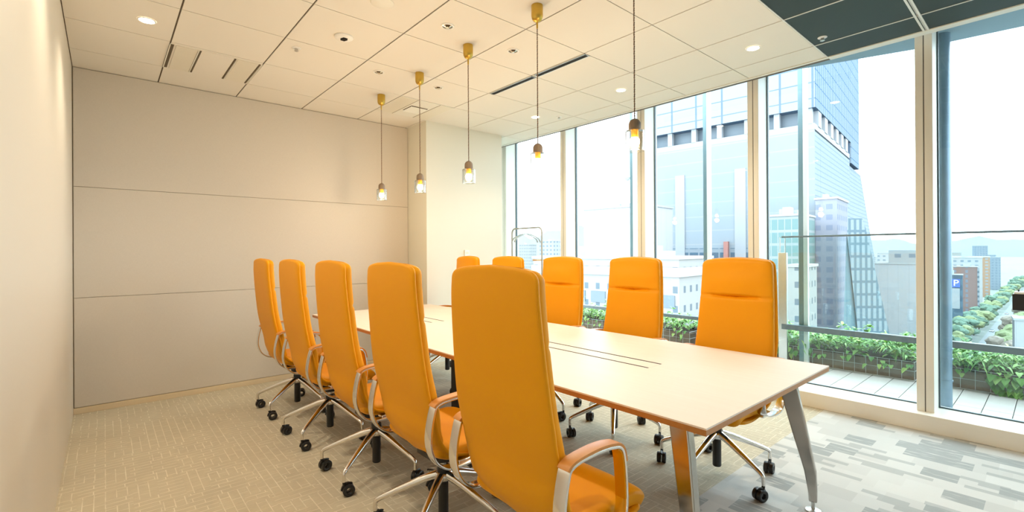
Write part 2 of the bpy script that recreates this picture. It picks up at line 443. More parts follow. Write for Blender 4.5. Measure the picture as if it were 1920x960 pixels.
MB().box(-hx+.18, -hx+.22, -hy+.2, hy-.2, TZ-.066, TZ-.027).box(hx-.22, hx-.18, -hy+.2, hy-.2, TZ-.066, TZ-.027)\
    .box(-hx+.1, hx-.1, -hy+.2, -hy+.25, TZ-.056, TZ-.027).box(-hx+.1, hx-.1, hy-.25, hy-.2, TZ-.056, TZ-.027).build('under_frame', 'blackmetal', T, smooth=0)
MB().box(-.07, .07, .12, .42, 0.0, TZ-.027).build('cable_riser', 'black', T, smooth=0, bevel=.004)

# ------------------------------------------------------------------ chair
def sweep_body(path, wfun, tfun, N=36, expo=.28, dent=None, archk=0, cup=None):
    """closed soft body along path (x,z); local normal points to the sitter"""
    P = [Vector((p[0], p[1])) for p in path]; m = len(P); vs = []
    L = [0]
    for i in range(1, m): L.append(L[-1]+(P[i]-P[i-1]).length)
    tot = L[-1]
    for i, p in enumerate(P):
        tg = (P[min(i+1, m-1)]-P[max(i-1, 0)]).normalized(); nn = Vector((-tg.y, tg.x))
        s = L[i]; w = wfun(s, tot); t = tfun(s, tot)
        for k in range(N):
            a = 2*PI*k/N; ca, sa = math.cos(a), math.sin(a)
            y = math.copysign(abs(ca)**expo, ca)*w; h = math.copysign(abs(sa)**.55, sa)*t
            if dent and sa > 0: h += dent(s, tot, y)*min(1, sa*1.6)
            if cup: h += cup(s, tot)*(abs(y)/.24)**2.4
            arch = -archk*(abs(y)/.22)**2.2*max(0, 1-s/.12) if archk else 0
            vs.append((p.x+nn.x*h+tg.x*arch, y, p.y+nn.y*h+arch))
    fs = [tuple(range(N-1, -1, -1)), tuple((m-1)*N+k for k in range(N))]
    for i in range(m-1): fs += [(i*N+k, i*N+(k+1) % N, (i+1)*N+(k+1) % N, (i+1)*N+k) for k in range(N)]
    return MB().add(vs, fs)
def rnd(e, r):       # corner profile: distance e from an end, radius r
    return r-math.sqrt(max(0, r*r-(r-min(e, r))**2))
def dense_ends(path, n=7, l=.045):
    """adds closely spaced stations at both ends so the ends can be rounded"""
    P = [Vector((q[0], q[1])) for q in path]
    def head(P):
        out = [P[0]]; d = (P[1]-P[0]).normalized()
        for k in range(1, n): out.append(P[0]+d*l*(k/n)**1.7)
        acc = 0; j = 1
        while (P[j]-P[0]).length < l: j += 1
        return out+P[j:]
    Q = head(P); Q = head(Q[::-1])[::-1]; return Q
shell_pts = [(-.268, 1.248), (-.268, 1.15), (-.262, 1.05), (-.250, .92), (-.236, .80), (-.215, .68), (-.203, .60), (-.198, .53), (-.182, .465), (-.140, .408), (-.075, .378), (.01, .368), (.10, .374), (.175, .392), (.215, .402)]
def shell_w(s, tot):
    # half width along the path: narrower at the head, widest at the seat
    u = s/tot; base = .218+.032*min(1, u/.45)
    if .40 < u < .52: base -= .006*math.sin((u-.40)/.12*PI)
    return base+.002-rnd(s, .034)-rnd(tot-s, .05)
def shell_t(s, tot): return max(.004, .013-rnd(s, .013)*.8-rnd(tot-s, .013)*.8)
CH = empty('office_chair')
sp = dense_ends([tuple(p) for p in crom([(x, z, 0) for x, z in shell_pts], 5)])
def shell_cup(s, tot):
    u = min(1, max(0, (s/tot-.42)/.34)); v = min(1, max(0, (1-s/tot)/.22)); return .040*u*u*(3-2*u)*v
sweep_body(sp, shell_w, shell_t, archk=.022, cup=shell_cup).build('shell', 'leather', CH, smooth=60)
# backrest cushion in front of the shell, with a pleat under the head bulge
bp = [(x-.004, z) for x, z in [(-.243, 1.245), (-.242, 1.15), (-.237, 1.05), (-.225, .92), (-.211, .80), (-.190, .68), (-.177, .60), (-.168, .53), (-.152, .475)]]
def back_w(s, tot): return .214+.026*min(1, s/.55)-rnd(s, .034)-rnd(tot-s, .02)
def back_t(s, tot): return max(.004, .028-rnd(s, .028)*.9-rnd(tot-s, .02)*.8)
def dent(s, tot, y):
    k = 1 if abs(y) < .10 else max(.25, 1-(abs(y)-.10)/.06)
    d = -.036*math.exp(-((s-.238)/.010)**2)*k
    d += .014*math.exp(-((s-.15)/.07)**2)*max(0, 1-(abs(y)/.2)**2)
    d += .006*math.exp(-((s-.60)/.12)**2)
    return d
pp = crom([(x, z, 0) for x, z in bp], 18)
sweep_body(dense_ends([tuple(p) for p in pp]), back_w, back_t, dent=dent, archk=.020).build('backrest', 'leather', CH, smooth=60)
# seat cushion, sitter side up
st_pts = [(-.165, .455), (-.10, .430), (0, .425), (.09, .430), (.16, .432), (.212, .415), (.238, .385)]
def seat_w(s, tot): return .240-rnd(s, .03)-rnd(tot-s, .045)
def seat_t(s, tot): return max(.006, .036-rnd(s, .03)*.8-rnd(tot-s, .034)*.85)
def sdent(s, tot, y): return -.006*math.exp(-((s-.2)/.12)**2)*max(0, 1-(y/.2)**2)
q = dense_ends([tuple(p) for p in crom([(x, z, 0) for x, z in st_pts], 6)])
sweep_body(q, seat_w, seat_t, dent=sdent).build('seat', 'leather', CH, smooth=60)
loop = [(x, .396+(z-.396)*.885) for x, z in [(-.165, .405), (-.215, .455), (-.238, .545), (-.222, .665), (-.196, .708), (-.10, .719), (-.02, .714), (.024, .699), (.042, .655), (.052, .55), (.050, .465), (.026, .420), (-.04, .398), (-.11, .395)]]
for s in (-1, 1):
    y = s*.272
    pts = croml([(x, y, z) for x, z in loop], 6)
    a = MB().tube(pts, 0, 12, closed=True, sq=(.024, .0055)).build('armrest', 'chrome', CH, smooth=50)
    i0 = 4*6; i1 = 8*6
    pad = [p+Vector((0, 0, 0)) for p in pts[i0-3:i1+2]]
    cen = Vector((-.07, y, .56))
    pad = [p+(p-cen).normalized()*.008 for p in pad]
    MB().tube(pad, 0, 12, sq=(.023, .0065)).build('arm_pad', 'leatherpad', a, smooth=50)
    inn = [p-(p-cen).normalized()*.0075 for p in pts[6*6+4:10*6-2]]
    MB().tube(inn, 0, 12, sq=(.021, .003)).build('inner_pad', 'leather', a, smooth=50)
    # arm bracket to the seat pan
    MB().box(-.09, .02, min(y, y-s*.05), max(y, y-s*.05), .394, .408).build('bracket', 'chrome', a, smooth=30, bevel=.003)
mech = MB().lathe([(.030, .298), (.046, .302), (.050, .325), (.056, .330), (.056, .358)], (0, 0, 0), 28).box(-.10, .10, -.07, .07, .340, .362)\
    .build('mechanism', 'black', CH, smooth=40)
MB().tube([(.02, -.06, .335), (.03, -.16, .333), (.03, -.20, .327)], .008, 10, sq=(.016, .007)).build('lever', 'black', mech)
MB().cyl((0, 0, 0), .014, .27, .305, 16).build('piston', 'steel', CH)
MB().lathe([(.021, .045), (.024, .05), (.024, .20), (.029, .205), (.029, .272), (.026, .276)], (0, 0, 0), 28).build('gas_column', 'black', CH)
MB().lathe([(.030, .205), (.040, .212), (.042, .228), (.036, .243), (.030, .246)], (0, 0, 0), 32).build('base_hub', 'chrome', CH, smooth=60)
def make_base(rot):
    for k in range(5):
        a = rot+k*2*PI/5; d = Vector((math.cos(a), math.sin(a), 0)); Z = Vector((0, 0, 1)); n_ = Vector((-d.y, d.x, 0))
        prof = [(.030, .232, .020), (.08, .218, .0185), (.16, .188, .016), (.24, .156, .0135), (.292, .134, .012), (.312, .122, .011), (.318, .108, .010), (.318, .075, .010)]
        P = crom([d*r+Z*z for r, z, _ in prof], 3); rad = [v[2] for v in prof]
        rr = [rad[min(i//3, len(rad)-1)] + (rad[min(i//3+1, len(rad)-1)]-rad[min(i//3, len(rad)-1)])*(i % 3)/3 for i in range(len(P))]
        lg = MB().tube(P, 0, 14, rad=rr).build('base_leg', 'chrome', CH, smooth=60)
        # caster: two wheels with an open centre, hood and stem
        sw = CASTW[k]; f_ = Vector((math.cos(sw), math.sin(sw), 0)); sd = Vector((-f_.y, f_.x, 0))
        c = d*.318+f_*-.022; c.z = .031
        b = MB()
        for s in (-1, 1):
            cc = c+sd*.0145*s; N = 28; prof2 = [(.031, -.009), (.031, .009), (.028, .0115), (.018, .0115), (.0145, .009), (.0145, -.009), (.018, -.0115), (.028, -.0115)]
            vs = []; 
            for (r, t) in prof2:
                for j in range(N):
                    an = 2*PI*j/N; vs.append(cc+f_*r*math.cos(an)+Z*r*math.sin(an)+sd*t)
            mm = len(prof2); fs = [(i*N+j, i*N+(j+1) % N, ((i+1) % mm)*N+(j+1) % N, ((i+1) % mm)*N+j) for i in range(mm) for j in range(N)]
            b.add(vs, fs)
        hub = d*.318
        b.tube([hub+Z*.082, hub+Z*.066, hub+Z*.05-f_*.004], .0085, 10)
        arc = [c+f_*(.034*math.cos(t))+Z*(.034*math.sin(t)) for t in [math.radians(x) for x in range(0, 140, 14)]]
        b.tube(arc, 0, 10, sq=(.006, .004))
        b.build('caster', 'black', lg, smooth=40)
CASTW = [.25, -.35, .2, -.15, .5]
make_base(PI/5*5)          # legs at 180, 252, 324, 36, 108 degrees
def place(o, x, y, rz, label, group='orange high backed office chairs'):
    o.location = (x, y, 0); o.rotation_euler = (0, 0, rz)
    return tag(o, label, 'chair', group)
# row on the room side: forward is +x (towards the table); base leg facing the sitter
ROWL = [(1.21, 4.22, 0, 'orange leather chair at the far end of the row facing away, by the fabric wall'),
        (1.21, 3.455, 0, 'orange leather chair facing away, second from the fabric wall on the side without windows'),
        (1.21, 2.685, 0, 'orange leather chair facing away, in the middle of the row of five backs'),
        (1.21, 1.945, 0, 'orange leather chair facing away, directly behind the closest and largest chair'),
        (1.203, 1.210, 0, 'largest closest orange leather chair, showing its tall back and one whole armrest')]
ROWR = [(2.655, 1.31, PI-.03, 'orange leather chair facing the camera, at the table corner nearest the windows and camera'),
        (2.695, 2.075, PI, 'orange leather chair facing the camera, second along the window side of the table'),
        (2.70, 2.82, PI, 'orange leather chair on the window side, right behind the closest chair back'),
        (2.70, 3.555, PI, 'orange leather chair by the windows below the coat rack, only its top showing'),
        (2.72, 4.28, PI-.10, 'orange leather chair turned aside at the far window end, beneath the wall thermostat')]
# base with a leg at 180 deg in chair space is what the window row shows; the other row shows legs at +-36 behind
CH2 = None
for k, (x, y, r, lab) in enumerate(ROWL+ROWR):
    if k == 0: c = CH
    else: c = copy_tree(CH)
    place(c, x, y, r, lab)
    c['k'] = k
# rotate each star base about the column (real chairs swivel)
for c in [o for o in COL.objects if 'k' in o]:
    k = c['k']; rot = {True: PI, False: 0}[k < 5]
    ang = [0, .04, -.03, 0, .0, 0, PI/5, .1, -.2, .3][k]+(PI if k > 4 else 0)
    ang += PI    # left row: legs at +-36 behind the sitter
    for ch in c.children:
        if ch.name.startswith('base_leg'): ch.rotation_euler = (0, 0, ang if k < 5 else ang+PI)
    del c['k']

# ------------------------------------------------------------------ pendants
def make_pendant():
    P = empty('pendant_lamp')
    MB().lathe([(.036, 0), (.036, -.062), (.034, -.076), (.027, -.090), (.014, -.099), (.006, -.102), (.0055, -.136), (.003, -.144)], (0, 0, 0), 32).build('ceiling_cup', 'brass', P, smooth=50)
    c1 = []; c2 = []
    z = -.140
    while z > -.856:
        a = z*2*PI/.024
        c1.append((.0019*math.cos(a), .0019*math.sin(a), z)); c2.append((-.0019*math.cos(a), -.0019*math.sin(a), z)); z -= .003
    MB().tube(c1, .0019, 5).build('cord', 'cordm', P); MB().tube(c2, .0019, 5).build('cord', 'cordt', P)
    pr = [(.004, -.846)]+[(.030*math.sin(t), -.876+.030*math.cos(t)) for t in [math.radians(x) for x in range(10, 91, 10)]]+[(.0305, -.900), (.029, -.905)]
    MB().lathe(pr, (0, 0, 0), 32).build('wooden_socket_cover', 'socketwood', P, smooth=50)
    MB().lathe([(.018, -.904), (.018, -.936), (.016, -.940)], (0, 0, 0), 24).build('socket', 'brass_orange', P)
    R = .0475
    MB().lathe([(.020, -.9055), (.042, -.9055), (R, -.910), (R, -1.010), (R-.0025, -1.010), (R-.0025, -.912), (.041, -.9085), (.020, -.9085)], (0, 0, 0), 40, cap=False).build('glass_shade', 'shade', P, smooth=50)
    b = MB().lathe([(.012, -.936)]+[(.003+.0215*math.sin(t), -.962+.026*math.cos(t)*-1*-1) for t in [math.radians(x) for x in range(25, 176, 15)]], (0, 0, 0), 20)
    b.build('bulb', 'bulb', P, smooth=60)
    return P
PEND = [(2.0, 4.29, 'brass and glass pendant lamp nearest the fabric wall, first of five in line'),
        (2.0, 3.555, 'brass and glass pendant lamp in front of the narrow warm side of the pillar'),
        (2.0, 2.845, 'brass and glass pendant lamp in front of the cream pillar, third of five'),
        (2.0, 2.110, 'brass and glass pendant lamp hanging before the left window, fourth of five'),
        (2.0, 1.403, 'pendant lamp closest to the camera, its brass ceiling cup out of view')]
pp0 = make_pendant()
for k, (x, y, lab) in enumerate(PEND):
    p = pp0 if k == 0 else copy_tree(pp0)
    p.location = (x, y, H); tag(p, lab, 'pendant lamp', 'pendant lamps over the table')
    l = bpy.data.lights.new('pendant_light', 'POINT'); l.energy = LAMP_PEND; l.color = WARM_P; l.shadow_soft_size = .03
    lo = bpy.data.objects.new('pendant_light', l); COL.objects.link(lo); lo.location = (x, y, H-1.035); lo['kind'] = 'helper'

# ------------------------------------------------------------------ ceiling fittings
def downlight(x, y, lab, seen=True):
    D = empty('downlight', (x, y, H))
    if lab: tag(D, lab, 'ceiling light', 'lit recessed downlights')
    MB().lathe([(.050, -.0005), (.050, -.004), (.043, -.005), (.040, -.003)], (0, 0, 0), 36, cap=False).build('trim_ring', 'white', D)
    MB().cyl((0, 0, 0), .0405, -.0035, -.0015, 36).build('lamp_disc', 'down', D)
    l = bpy.data.lights.new('downlight_lamp', 'SPOT'); l.energy = LAMP_DOWN; l.color = WARM; l.spot_size = math.radians(125); l.spot_blend = .8; l.shadow_soft_size = .04
    o = bpy.data.objects.new('downlight_lamp', l); COL.objects.link(o); o.location = (x, y, H-.012); o['kind'] = 'helper'
for x, y, lab in [(.212, 3.894, 'lit round downlight above the cream left wall, in the ceiling by the frosted panels'),
                  (3.64, 2.703, 'lit round downlight in the pale tiles near the second window from the pillar'),
                  (3.64, 1.498, 'lit round downlight in the pale tiles just before the black ceiling'),
                  (3.635, 3.871, 'lit round downlight closest to the pillar, glowing behind the fourth pendant cord')]:
    downlight(x, y, lab)
for x, y in [(.212, 2.70), (.212, 1.50), (1.2, .0), (2.5, -.6)]:  # left pair repeats the row; lounge pair added unseen to brighten floor and ceiling
    downlight(x, y, 'lit round downlight outside the view, repeating the row or added as fill light')

def spot(x, y, lab):
    D = empty('spotlight', (x, y, H)); tag(D, lab, 'ceiling light', 'unlit swivelling spotlights')
    MB().lathe([(.045, 0), (.045, -.004), (.036, -.006), (.033, -.002)], (0, 0, 0), 32, cap=False).build('trim_ring', 'white', D)
    MB().cyl((0, 0, 0), .034, -.0022, -.0012, 28).build('recess', 'slot', D)
    b = MB()
    for a0 in (-60, 60, 180):
        for i in range(4):
            a = math.radians(a0-22+i*11); a2 = math.radians(a0-22+(i+1)*11)
            b.add([(.033*math.cos(a), .033*math.sin(a), -.003), (.033*math.cos(a2), .033*math.sin(a2), -.003), (.014*math.cos(a2), .014*math.sin(a2), -.010), (.014*math.cos(a), .014*math.sin(a), -.010)], [(0, 1, 2, 3)])
    b.lathe([(.013, -.002), (.013, -.012), (.009, -.014)], (0, 0, 0), 16)
    b.build('reflector', 'reflector', D)
spot(1.727, 2.693, 'unlit recessed spotlight between the third and fourth pendant, on the camera side')
spot(2.310, 2.702, 'unlit recessed spotlight beside the dark slot diffusers')
spot(1.729, 3.755, 'unlit recessed spotlight in the tile left of the second pendant cup')
spot(2.305, 3.754, 'unlit recessed spotlight in the tile between the second and third pendant')
D = empty('smoke_detector', (1.264, 3.299, H)); tag(D, 'round white smoke detector with slotted grille in the ceiling', 'smoke detector')
MB().lathe([(.062, 0), (.062, -.008), (.054, -.014), (.034, -.017)], (0, 0, 0), 40).build('housing', 'white', D)
b = MB(); 
for i in range(-3, 4): b.box(-.024+abs(i)*.003, .024-abs(i)*.003, i*.0085-.0026, i*.0085+.0026, -.019, -.0172)
b.build('slots', 'slotblack', D, smooth=0)
tag(MB().lathe([(.068, H), (.068, H-.004), (.062, H-.007)], (1.267, 2.696, 0), 40).build('blank_cover', 'frame'), 'plain round cream cover disc at the top edge of the ceiling', 'ceiling cover')
def sprinkler(x, y, lab):
    D = empty('sprinkler', (x, y, H)); tag(D, lab, 'sprinkler', 'small ceiling sprinklers')
    MB().lathe([(.030, 0), (.030, -.003), (.020, -.006)], (0, 0, 0), 24).build('plate', 'white', D)
    MB().lathe([(.011, -.005), (.011, -.018), (.015, -.020), (.015, -.024), (.007, -.028)], (0, 0, 0), 16).build('nozzle', 'steel', D)
sprinkler(1.069, 3.707, 'small sprinkler head in the cream tiles by the smoke detector')
sprinkler(3.833, 3.697, 'small sprinkler head in the pale tiles close to the left windows')
sprinkler(3.832, 1.099, 'small sprinkler head in the black ceiling')
def slotdiff(y0, y1, lab):
    D = empty('slot_diffuser', (2.788, (y0+y1)/2, H)); tag(D, lab, 'air vent', 'linear slot diffusers')
    h = (y1-y0)/2
    MB().box(-.027, -.020, -h, h, -.005, 0).box(.020, .027, -h, h, -.005, 0).box(-.027, .027, -h, -h+.006, -.005, 0).box(-.027, .027, h-.006, h, -.005, 0).build('frame', 'steel', D, smooth=0)
    MB().box(-.020, .020, -h+.006, h-.006, -.0015, 0).build('slot', 'slotblack', D, smooth=0)
slotdiff(2.383, 2.955, 'dark linear slot diffuser, the half nearer the camera')
slotdiff(2.985, 3.578, 'dark linear slot diffuser, the half nearer the pillar')
# square air unit near the pillar
D = empty('air_conditioner_cassette', (2.47, 4.477, H)); tag(D, 'square ceiling air conditioning panel with slatted centre vent beside the pillar', 'air conditioner')
MB().box(-.295, .295, -.295, .295, -.003, 0).build('panel', 'frame', D, smooth=0, bevel=.001)
b = MB()
for x0, x1 in ((-.285, -.13), (.13, .285)): b.box(x0, x1, -.285, .285, -.0045, -.003)
b.build('side_plate', 'frost', D, smooth=0)
b = MB()
for x in (-.125, .125): b.box(x-.004, x+.004, -.29, .29, -.0042, -.003)
b.build('groove', 'seamtan', D, smooth=0)
MB().box(-.095, .095, -.09, .10, -.006, -.003).build('vent_back', 'slot', D, smooth=0)
b = MB()
for i in range(6):
    y = -.075+i*.032
    b.add([(-.09, y, -.004), (.09, y, -.004), (.09, y+.020, -.016), (-.09, y+.020, -.016), (-.09, y+.003, -.003), (.09, y+.003, -.003), (.09, y+.023, -.015), (-.09, y+.023, -.015)], [(0, 1, 2, 3), (4, 7, 6, 5), (0, 4, 5, 1), (2, 6, 7, 3), (0, 3, 7, 4), (1, 5, 6, 2)])
b.build('louvre', 'frame', D, smooth=0)
D = empty('ceiling_access_panel', (.66, 4.49, H)); tag(D, 'three part ceiling panel with two frosted plates above the fabric wall', 'ceiling panel')
MB().box(-.298, .298, -.285, .285, -.002, 0).build('centre_plate', 'tile', D, smooth=0)
MB().box(-.262, -.132, -.275, .275, -.006, -.002).build('frosted_plate', 'frost', D, smooth=0, bevel=.001)
MB().box(.128, .262, -.275, .275, -.006, -.002).build('frosted_plate', 'frost', D, smooth=0, bevel=.001)
b = MB()
for x, w in ((-.285, .010), (-.114, .006), (.110, .006), (.280, .006)): b.box(x-w, x+w, -.275, .275, -.0035, -.002)
b.build('gap', 'slot', D, smooth=0)
b = MB()
for x in (-.298, -.126, .122, .294): b.box(x-.003, x+.003, -.275, .275, -.008, -.002)
b.build('edge_strip', 'frame', D, smooth=0)

# ------------------------------------------------------------------ thermostat, coat rack, black box
D = empty('thermostat', (3.33, 4.79, 1.262)); tag(D, 'small white wall thermostat on the cream pillar above the far chair', 'thermostat')
MB().box(-.035, .035, -.012, 0, -.05, .05).build('plate', 'white', D, smooth=0, bevel=.003)
MB().box(-.02, .02, -.014, -.012, .0, .03).build('display', 'frost', D, smooth=0)

R = empty('coat_rack', (3.93, 4.36, 0)); tag(R, 'slim grey metal coat rack with rounded corners standing by the left window', 'coat rack')
def arcpts(yc, zc, r, a0, a1, n=8): return [(0, yc+r*math.cos(math.radians(a0+(a1-a0)*i/n)), zc+r*math.sin(math.radians(a0+(a1-a0)*i/n))) for i in range(n+1)]
w = .275; zt = 1.58; r_ = .06
pts = [(0, w, .02)]+[(0, w, .8)]+arcpts(w-r_, zt-r_, r_, 0, 90)+arcpts(-w+r_, zt-r_, r_, 90, 180)+[(0, -w, .8), (0, -w, .02)]
MB().tube(pts, .010, 12).build('frame', 'greymetal', R, smooth=50)
for s in (-1, 1): MB().tube([(-.20, s*w, .012), (.20, s*w, .012)], .012, 10).build('foot', 'greymetal', R)
MB().tube([(0, -w, .12), (0, w, .12)], .009, 10).build('lower_bar', 'greymetal', R)
MB().box(-.09, .09, -.272, -.205, 1.178, 1.196).build('wooden_shelf', 'woodpale', R, smooth=0, bevel=.002)
def hanger(y, x, rz, lab):
    Hh = empty('coat_hanger', (x, y, zt)); Hh.rotation_euler = (0, 0, rz); tag(Hh, lab, 'coat hanger', 'coat hangers on the rack')
    hk = [(0, .0, -.075), (0, .0, -.045)]+[(0, .018*math.cos(math.radians(a))-.0, -.008+.0185*math.sin(math.radians(a))) for a in range(-60, 200, 20)]
    MB().tube(hk, .0022, 8).build('hook', 'chrome', Hh)
    arm = crom([(0, -.215, -.175), (0, -.19, -.135), (0, -.13, -.105), (0, -.05, -.078), (0, 0, -.070), (0, .05, -.078), (0, .13, -.105), (0, .19, -.135), (0, .215, -.175)], 5)
    MB().tube(arm, 0, 12, sq=(.006, .010)).build('shoulder_bar', 'greymetal', Hh, smooth=50)
hanger(4.385, 3.93, PI/2, 'grey curved coat hanger on the rack, the one nearer the pillar')
hanger(4.335, 3.93, PI/2, 'grey curved coat hanger on the rack, the one nearer the camera')

D = empty('device_stand', (4.10, .100, 0)); tag(D, 'small black box with a white top plate at the right picture edge before the glass', 'device')
MB().box(-.06, .06, -.10, .079, .925, 1.022).build('black_box', 'black', D, smooth=0, bevel=.003)
MB().box(-.058, .058, -.10, .072, 1.022, 1.034).build('top_plate', 'white', D, smooth=0, bevel=.002)
MB().cyl((0, .055, 0), .004, 1.034, 1.046, 10).cyl((0, .02, 0), .004, 1.034, 1.044, 10).build('knob', 'black', D)
MB().cyl((0, -.06, 0), .012, .02, .925, 16).cyl((0, -.06, 0), .05, 0, .02, 32).build('pole', 'black', D)

# ------------------------------------------------------------------ balcony
b = MB(); y = -2.6+.03
struct(MB().box(4.68, 6.75, -3, 8, -.3, -.012).build('floor_balcony', 'deckgap', smooth=0))
b = MB(); k = 0
yy = .232-.172*18
while yy < 7.5:
    for x0, x1 in ((4.70, 5.30), (5.304, 5.904), (5.908, 6.5)): b.box(x0, x1, yy+.003, yy+.169, -.02, 0)
    yy += .172
struct(b.build('floor_balcony_tiles', 'deck', smooth=0))
def planter(y0, y1, lab, group='wire basket planters on the balcony'):
    D = empty('planter', (6.25, (y0+y1)/2, 0)); tag(D, lab, 'planter', group); h = (y1-y0)/2
    MB().box(-.30, .30, -h, h, 0, .165).build('liner', 'liner', D, smooth=0, bevel=.01)
    MB().box(-.28, .28, -h+.02, h-.02, .165, .175).build('soil', 'soil', D, smooth=0)
    b = MB(); n = round(2*h/.1)
    for i in range(n+1):
        yv = -h+i*2*h/n; b.tube([(-.315, yv, 0.002), (-.315, yv, .19)], .0022, 5)
    for z in (.005, .095, .185): b.tube([(-.315, -h, z), (-.315, h, z)], .0022, 5)
    for s in (-1, 1):
        for z in (.005, .095, .185): b.tube([(-.315, s*(h+.004), z), (.3, s*(h+.004), z)], .0022, 5)
    b.build('wire_basket', 'wire', D, smooth=60)
planter(.93, 3.2, 'long wire basket planter outside the window beyond the table corner')
planter(-1.0, .80, 'wire basket planter outside the rightmost window with trailing leaves')
planter(3.3, 5.9, 'wire basket planter outside the windows beyond the chair row, mostly hidden')
def foliage(y0, y1, dens, lab):
    b = MB()
    def leaf(p, d, L, wd, droop):
        d = d.normalized(); side = d.cross(Vector((0, 0, 1)))
        if side.length < .1: side = Vector((1, 0, 0))
        side.normalize(); vs = [p]; N = 4
        ctr = []
        for i in range(N+1):
            u = i/N; ctr.append(p+d*L*u+Vector((0, 0, -droop*u*u*L)))
        up = side.cross(d).normalized()
        wds = [.0, .8, 1, .7, 0]
        vs = [ctr[0]]
        for i in (1, 2, 3): vs += [ctr[i]+side*wd*wds[i]+up*wd*.25, ctr[i], ctr[i]-side*wd*wds[i]+up*wd*.25]
        vs.append(ctr[4])
        b.add(vs, [(0, 1, 2), (0, 2, 3), (1, 4, 5, 2), (2, 5, 6, 3), (4, 7, 8, 5), (5, 8, 9, 6), (7, 10, 8), (8, 10, 9)])
    n = int((y1-y0)*dens)
    for _ in range(n):
        x = random.uniform(5.93, 6.52); y = random.uniform(y0, y1); hgt = random.uniform(.02, .17)*(1 if random.random() < .93 else 1.5)
        base = Vector((x, y, .17+hgt)); kind = random.random()
        ax = random.uniform(0, 2*PI)
        for k in range(random.randint(6, 10)):
            a = ax+k*2.4+random.uniform(-.3, .3); el = random.uniform(.0, 1.1)
            d = Vector((math.cos(a)*math.cos(el), math.sin(a)*math.cos(el), math.sin(el)))
            if kind < .35: leaf(base, d, random.uniform(.09, .17), random.uniform(.006, .010), random.uniform(.4, 1))
            else: leaf(base+d*.015, d, random.uniform(.04, .085), random.uniform(.013, .024), random.uniform(.2, .8))
    # tall shoots and trailing ivy at the front
    for yt in [y0+(y1-y0)*random.random() for _ in range(int((y1-y0)*2.2))]:
        x = random.uniform(6.1, 6.4); hh = random.uniform(.12, .30)
        for k in range(12):
            a = k*2.4; z = .28+hh*k/12; d = Vector((math.cos(a), math.sin(a), .6))
            leaf(Vector((x, yt, z)), d, random.uniform(.05, .09), .014, .4)
        b.tube([(x, yt, .17), (x, yt, .28+hh)], .003, 5)
    for _ in range(int((y1-y0)*26)):
        yt = random.uniform(y0, y1); z = random.uniform(.10, .22); d = Vector((-1, random.uniform(-.6, .6), random.uniform(-.3, .3)))
        leaf(Vector((5.94, yt, z)), d, random.uniform(.04, .07), random.uniform(.018, .026), .8)
    for yt in (.12, .22, .30, .38, -.1, -.3):
        if y0 < yt < y1:
            for k in range(9): leaf(Vector((5.93, yt+random.uniform(-.05, .05), .17-.017*k)), Vector((-1, random.uniform(-.8, .8), .1)), .075, .032, .9)
    tag(b.build('planter_foliage', 'leaf', smooth=0), lab, 'plants', None, 'stuff')
foliage(.96, 3.18, 230, 'dense green leaves filling the planter beyond the table corner')
foliage(-.98, .78, 230, 'bright green and trailing leaves in the rightmost planter')
foliage(3.32, 5.88, 130, 'green leaves in the planter seen between the chair backs')
# railing
D = empty('balcony_railing', (5.85, 2, 0)); tag(D, 'glass balustrade with thin top rail and thick grey lower rail beyond the plants', 'railing')
MB().box(-.015, .015, -4.2, .10, 1.43, 1.45).build('top_rail', 'railgrey', D, smooth=0, bevel=.003)
MB().box(-.03, .03, -4.2, .10, .385, .445).build('lower_rail', 'railgrey', D, smooth=0, bevel=.004)
MB().box(-.03, .03, .17, 4.5, .375, .42).build('lower_rail', 'railgrey', D, smooth=0, bevel=.004)
MB().box(-.004, .004, -4.1, .06, .06, 1.42).build('glass_panel', 'glass2', D, smooth=0)
MB().box(-.02, .02, .045, .135, 0.0, 1.26).build('post', 'steel', D, smooth=0, bevel=.003)
MB().cyl((0, .065, 0), .007, 1.26, 1.44, 8).cyl((0, .12, 0), .007, 1.26, 1.44, 8).build('post_rod', 'steel', D)
for y in (-1.9, -3.2): MB().box(.01, .03, y-.02, y+.02, 0, 1.43).build('post', 'steel', D, smooth=0)
# outer facade fins
for y, lab in ((1.895, 'slim teal and white facade post outside the window beyond the nearest window-side chair'),
               (3.026, 'slim teal and white facade post seen before the glass tower, middle window'),
               (4.177, 'slim teal and white facade post beside the closest pendant lamp'),
               (5.35, 'slim teal and white facade post at the far end of the balcony')):
    D = empty('facade_post', (5.884, y, 0)); tag(D, lab, 'post', 'facade posts outside the windows')
    MB().box(0, .045, -.004, .042, 0, 3.4).build('post', 'post', D, smooth=0, bevel=.002)
    MB().box(.0, .045, -.050, -.006, 0, 3.4).build('white_fin', 'postwhite', D, smooth=0, bevel=.002)
D = empty('steel_column', (4.98, .610, 0)); tag(D, 'round blue grey steel column standing just outside the rightmost window', 'column')
MB().cyl((0, 0, 0), .062, 0, 3.4, 32).build('shaft', 'pipe', D)
for z in (.42, .50, .25): MB().cyl((0, 0, 0), .067, z, z+.012, 32).build('collar', 'pipe', D)
D = empty('eaves_beam', (5.25, 2, 3.2)); tag(D, 'blue grey eaves beam running outside above the windows', 'beam')
MB().prism([(-.58, .1), (-.34, -.46), (-.09, -1.2), (.02, -1.9), (.6, -4.9), (-.58, -4.9)], -.215, .2).build('web', 'beam', D, smooth=0)
MB().prism([(-.58, .0), (-.38, -.46), (-.15, -1.2), (-.05, -1.9), (.5, -4.9), (-.58, -4.9)], .2, .3).build('soffit', 'beam', D, smooth=0)

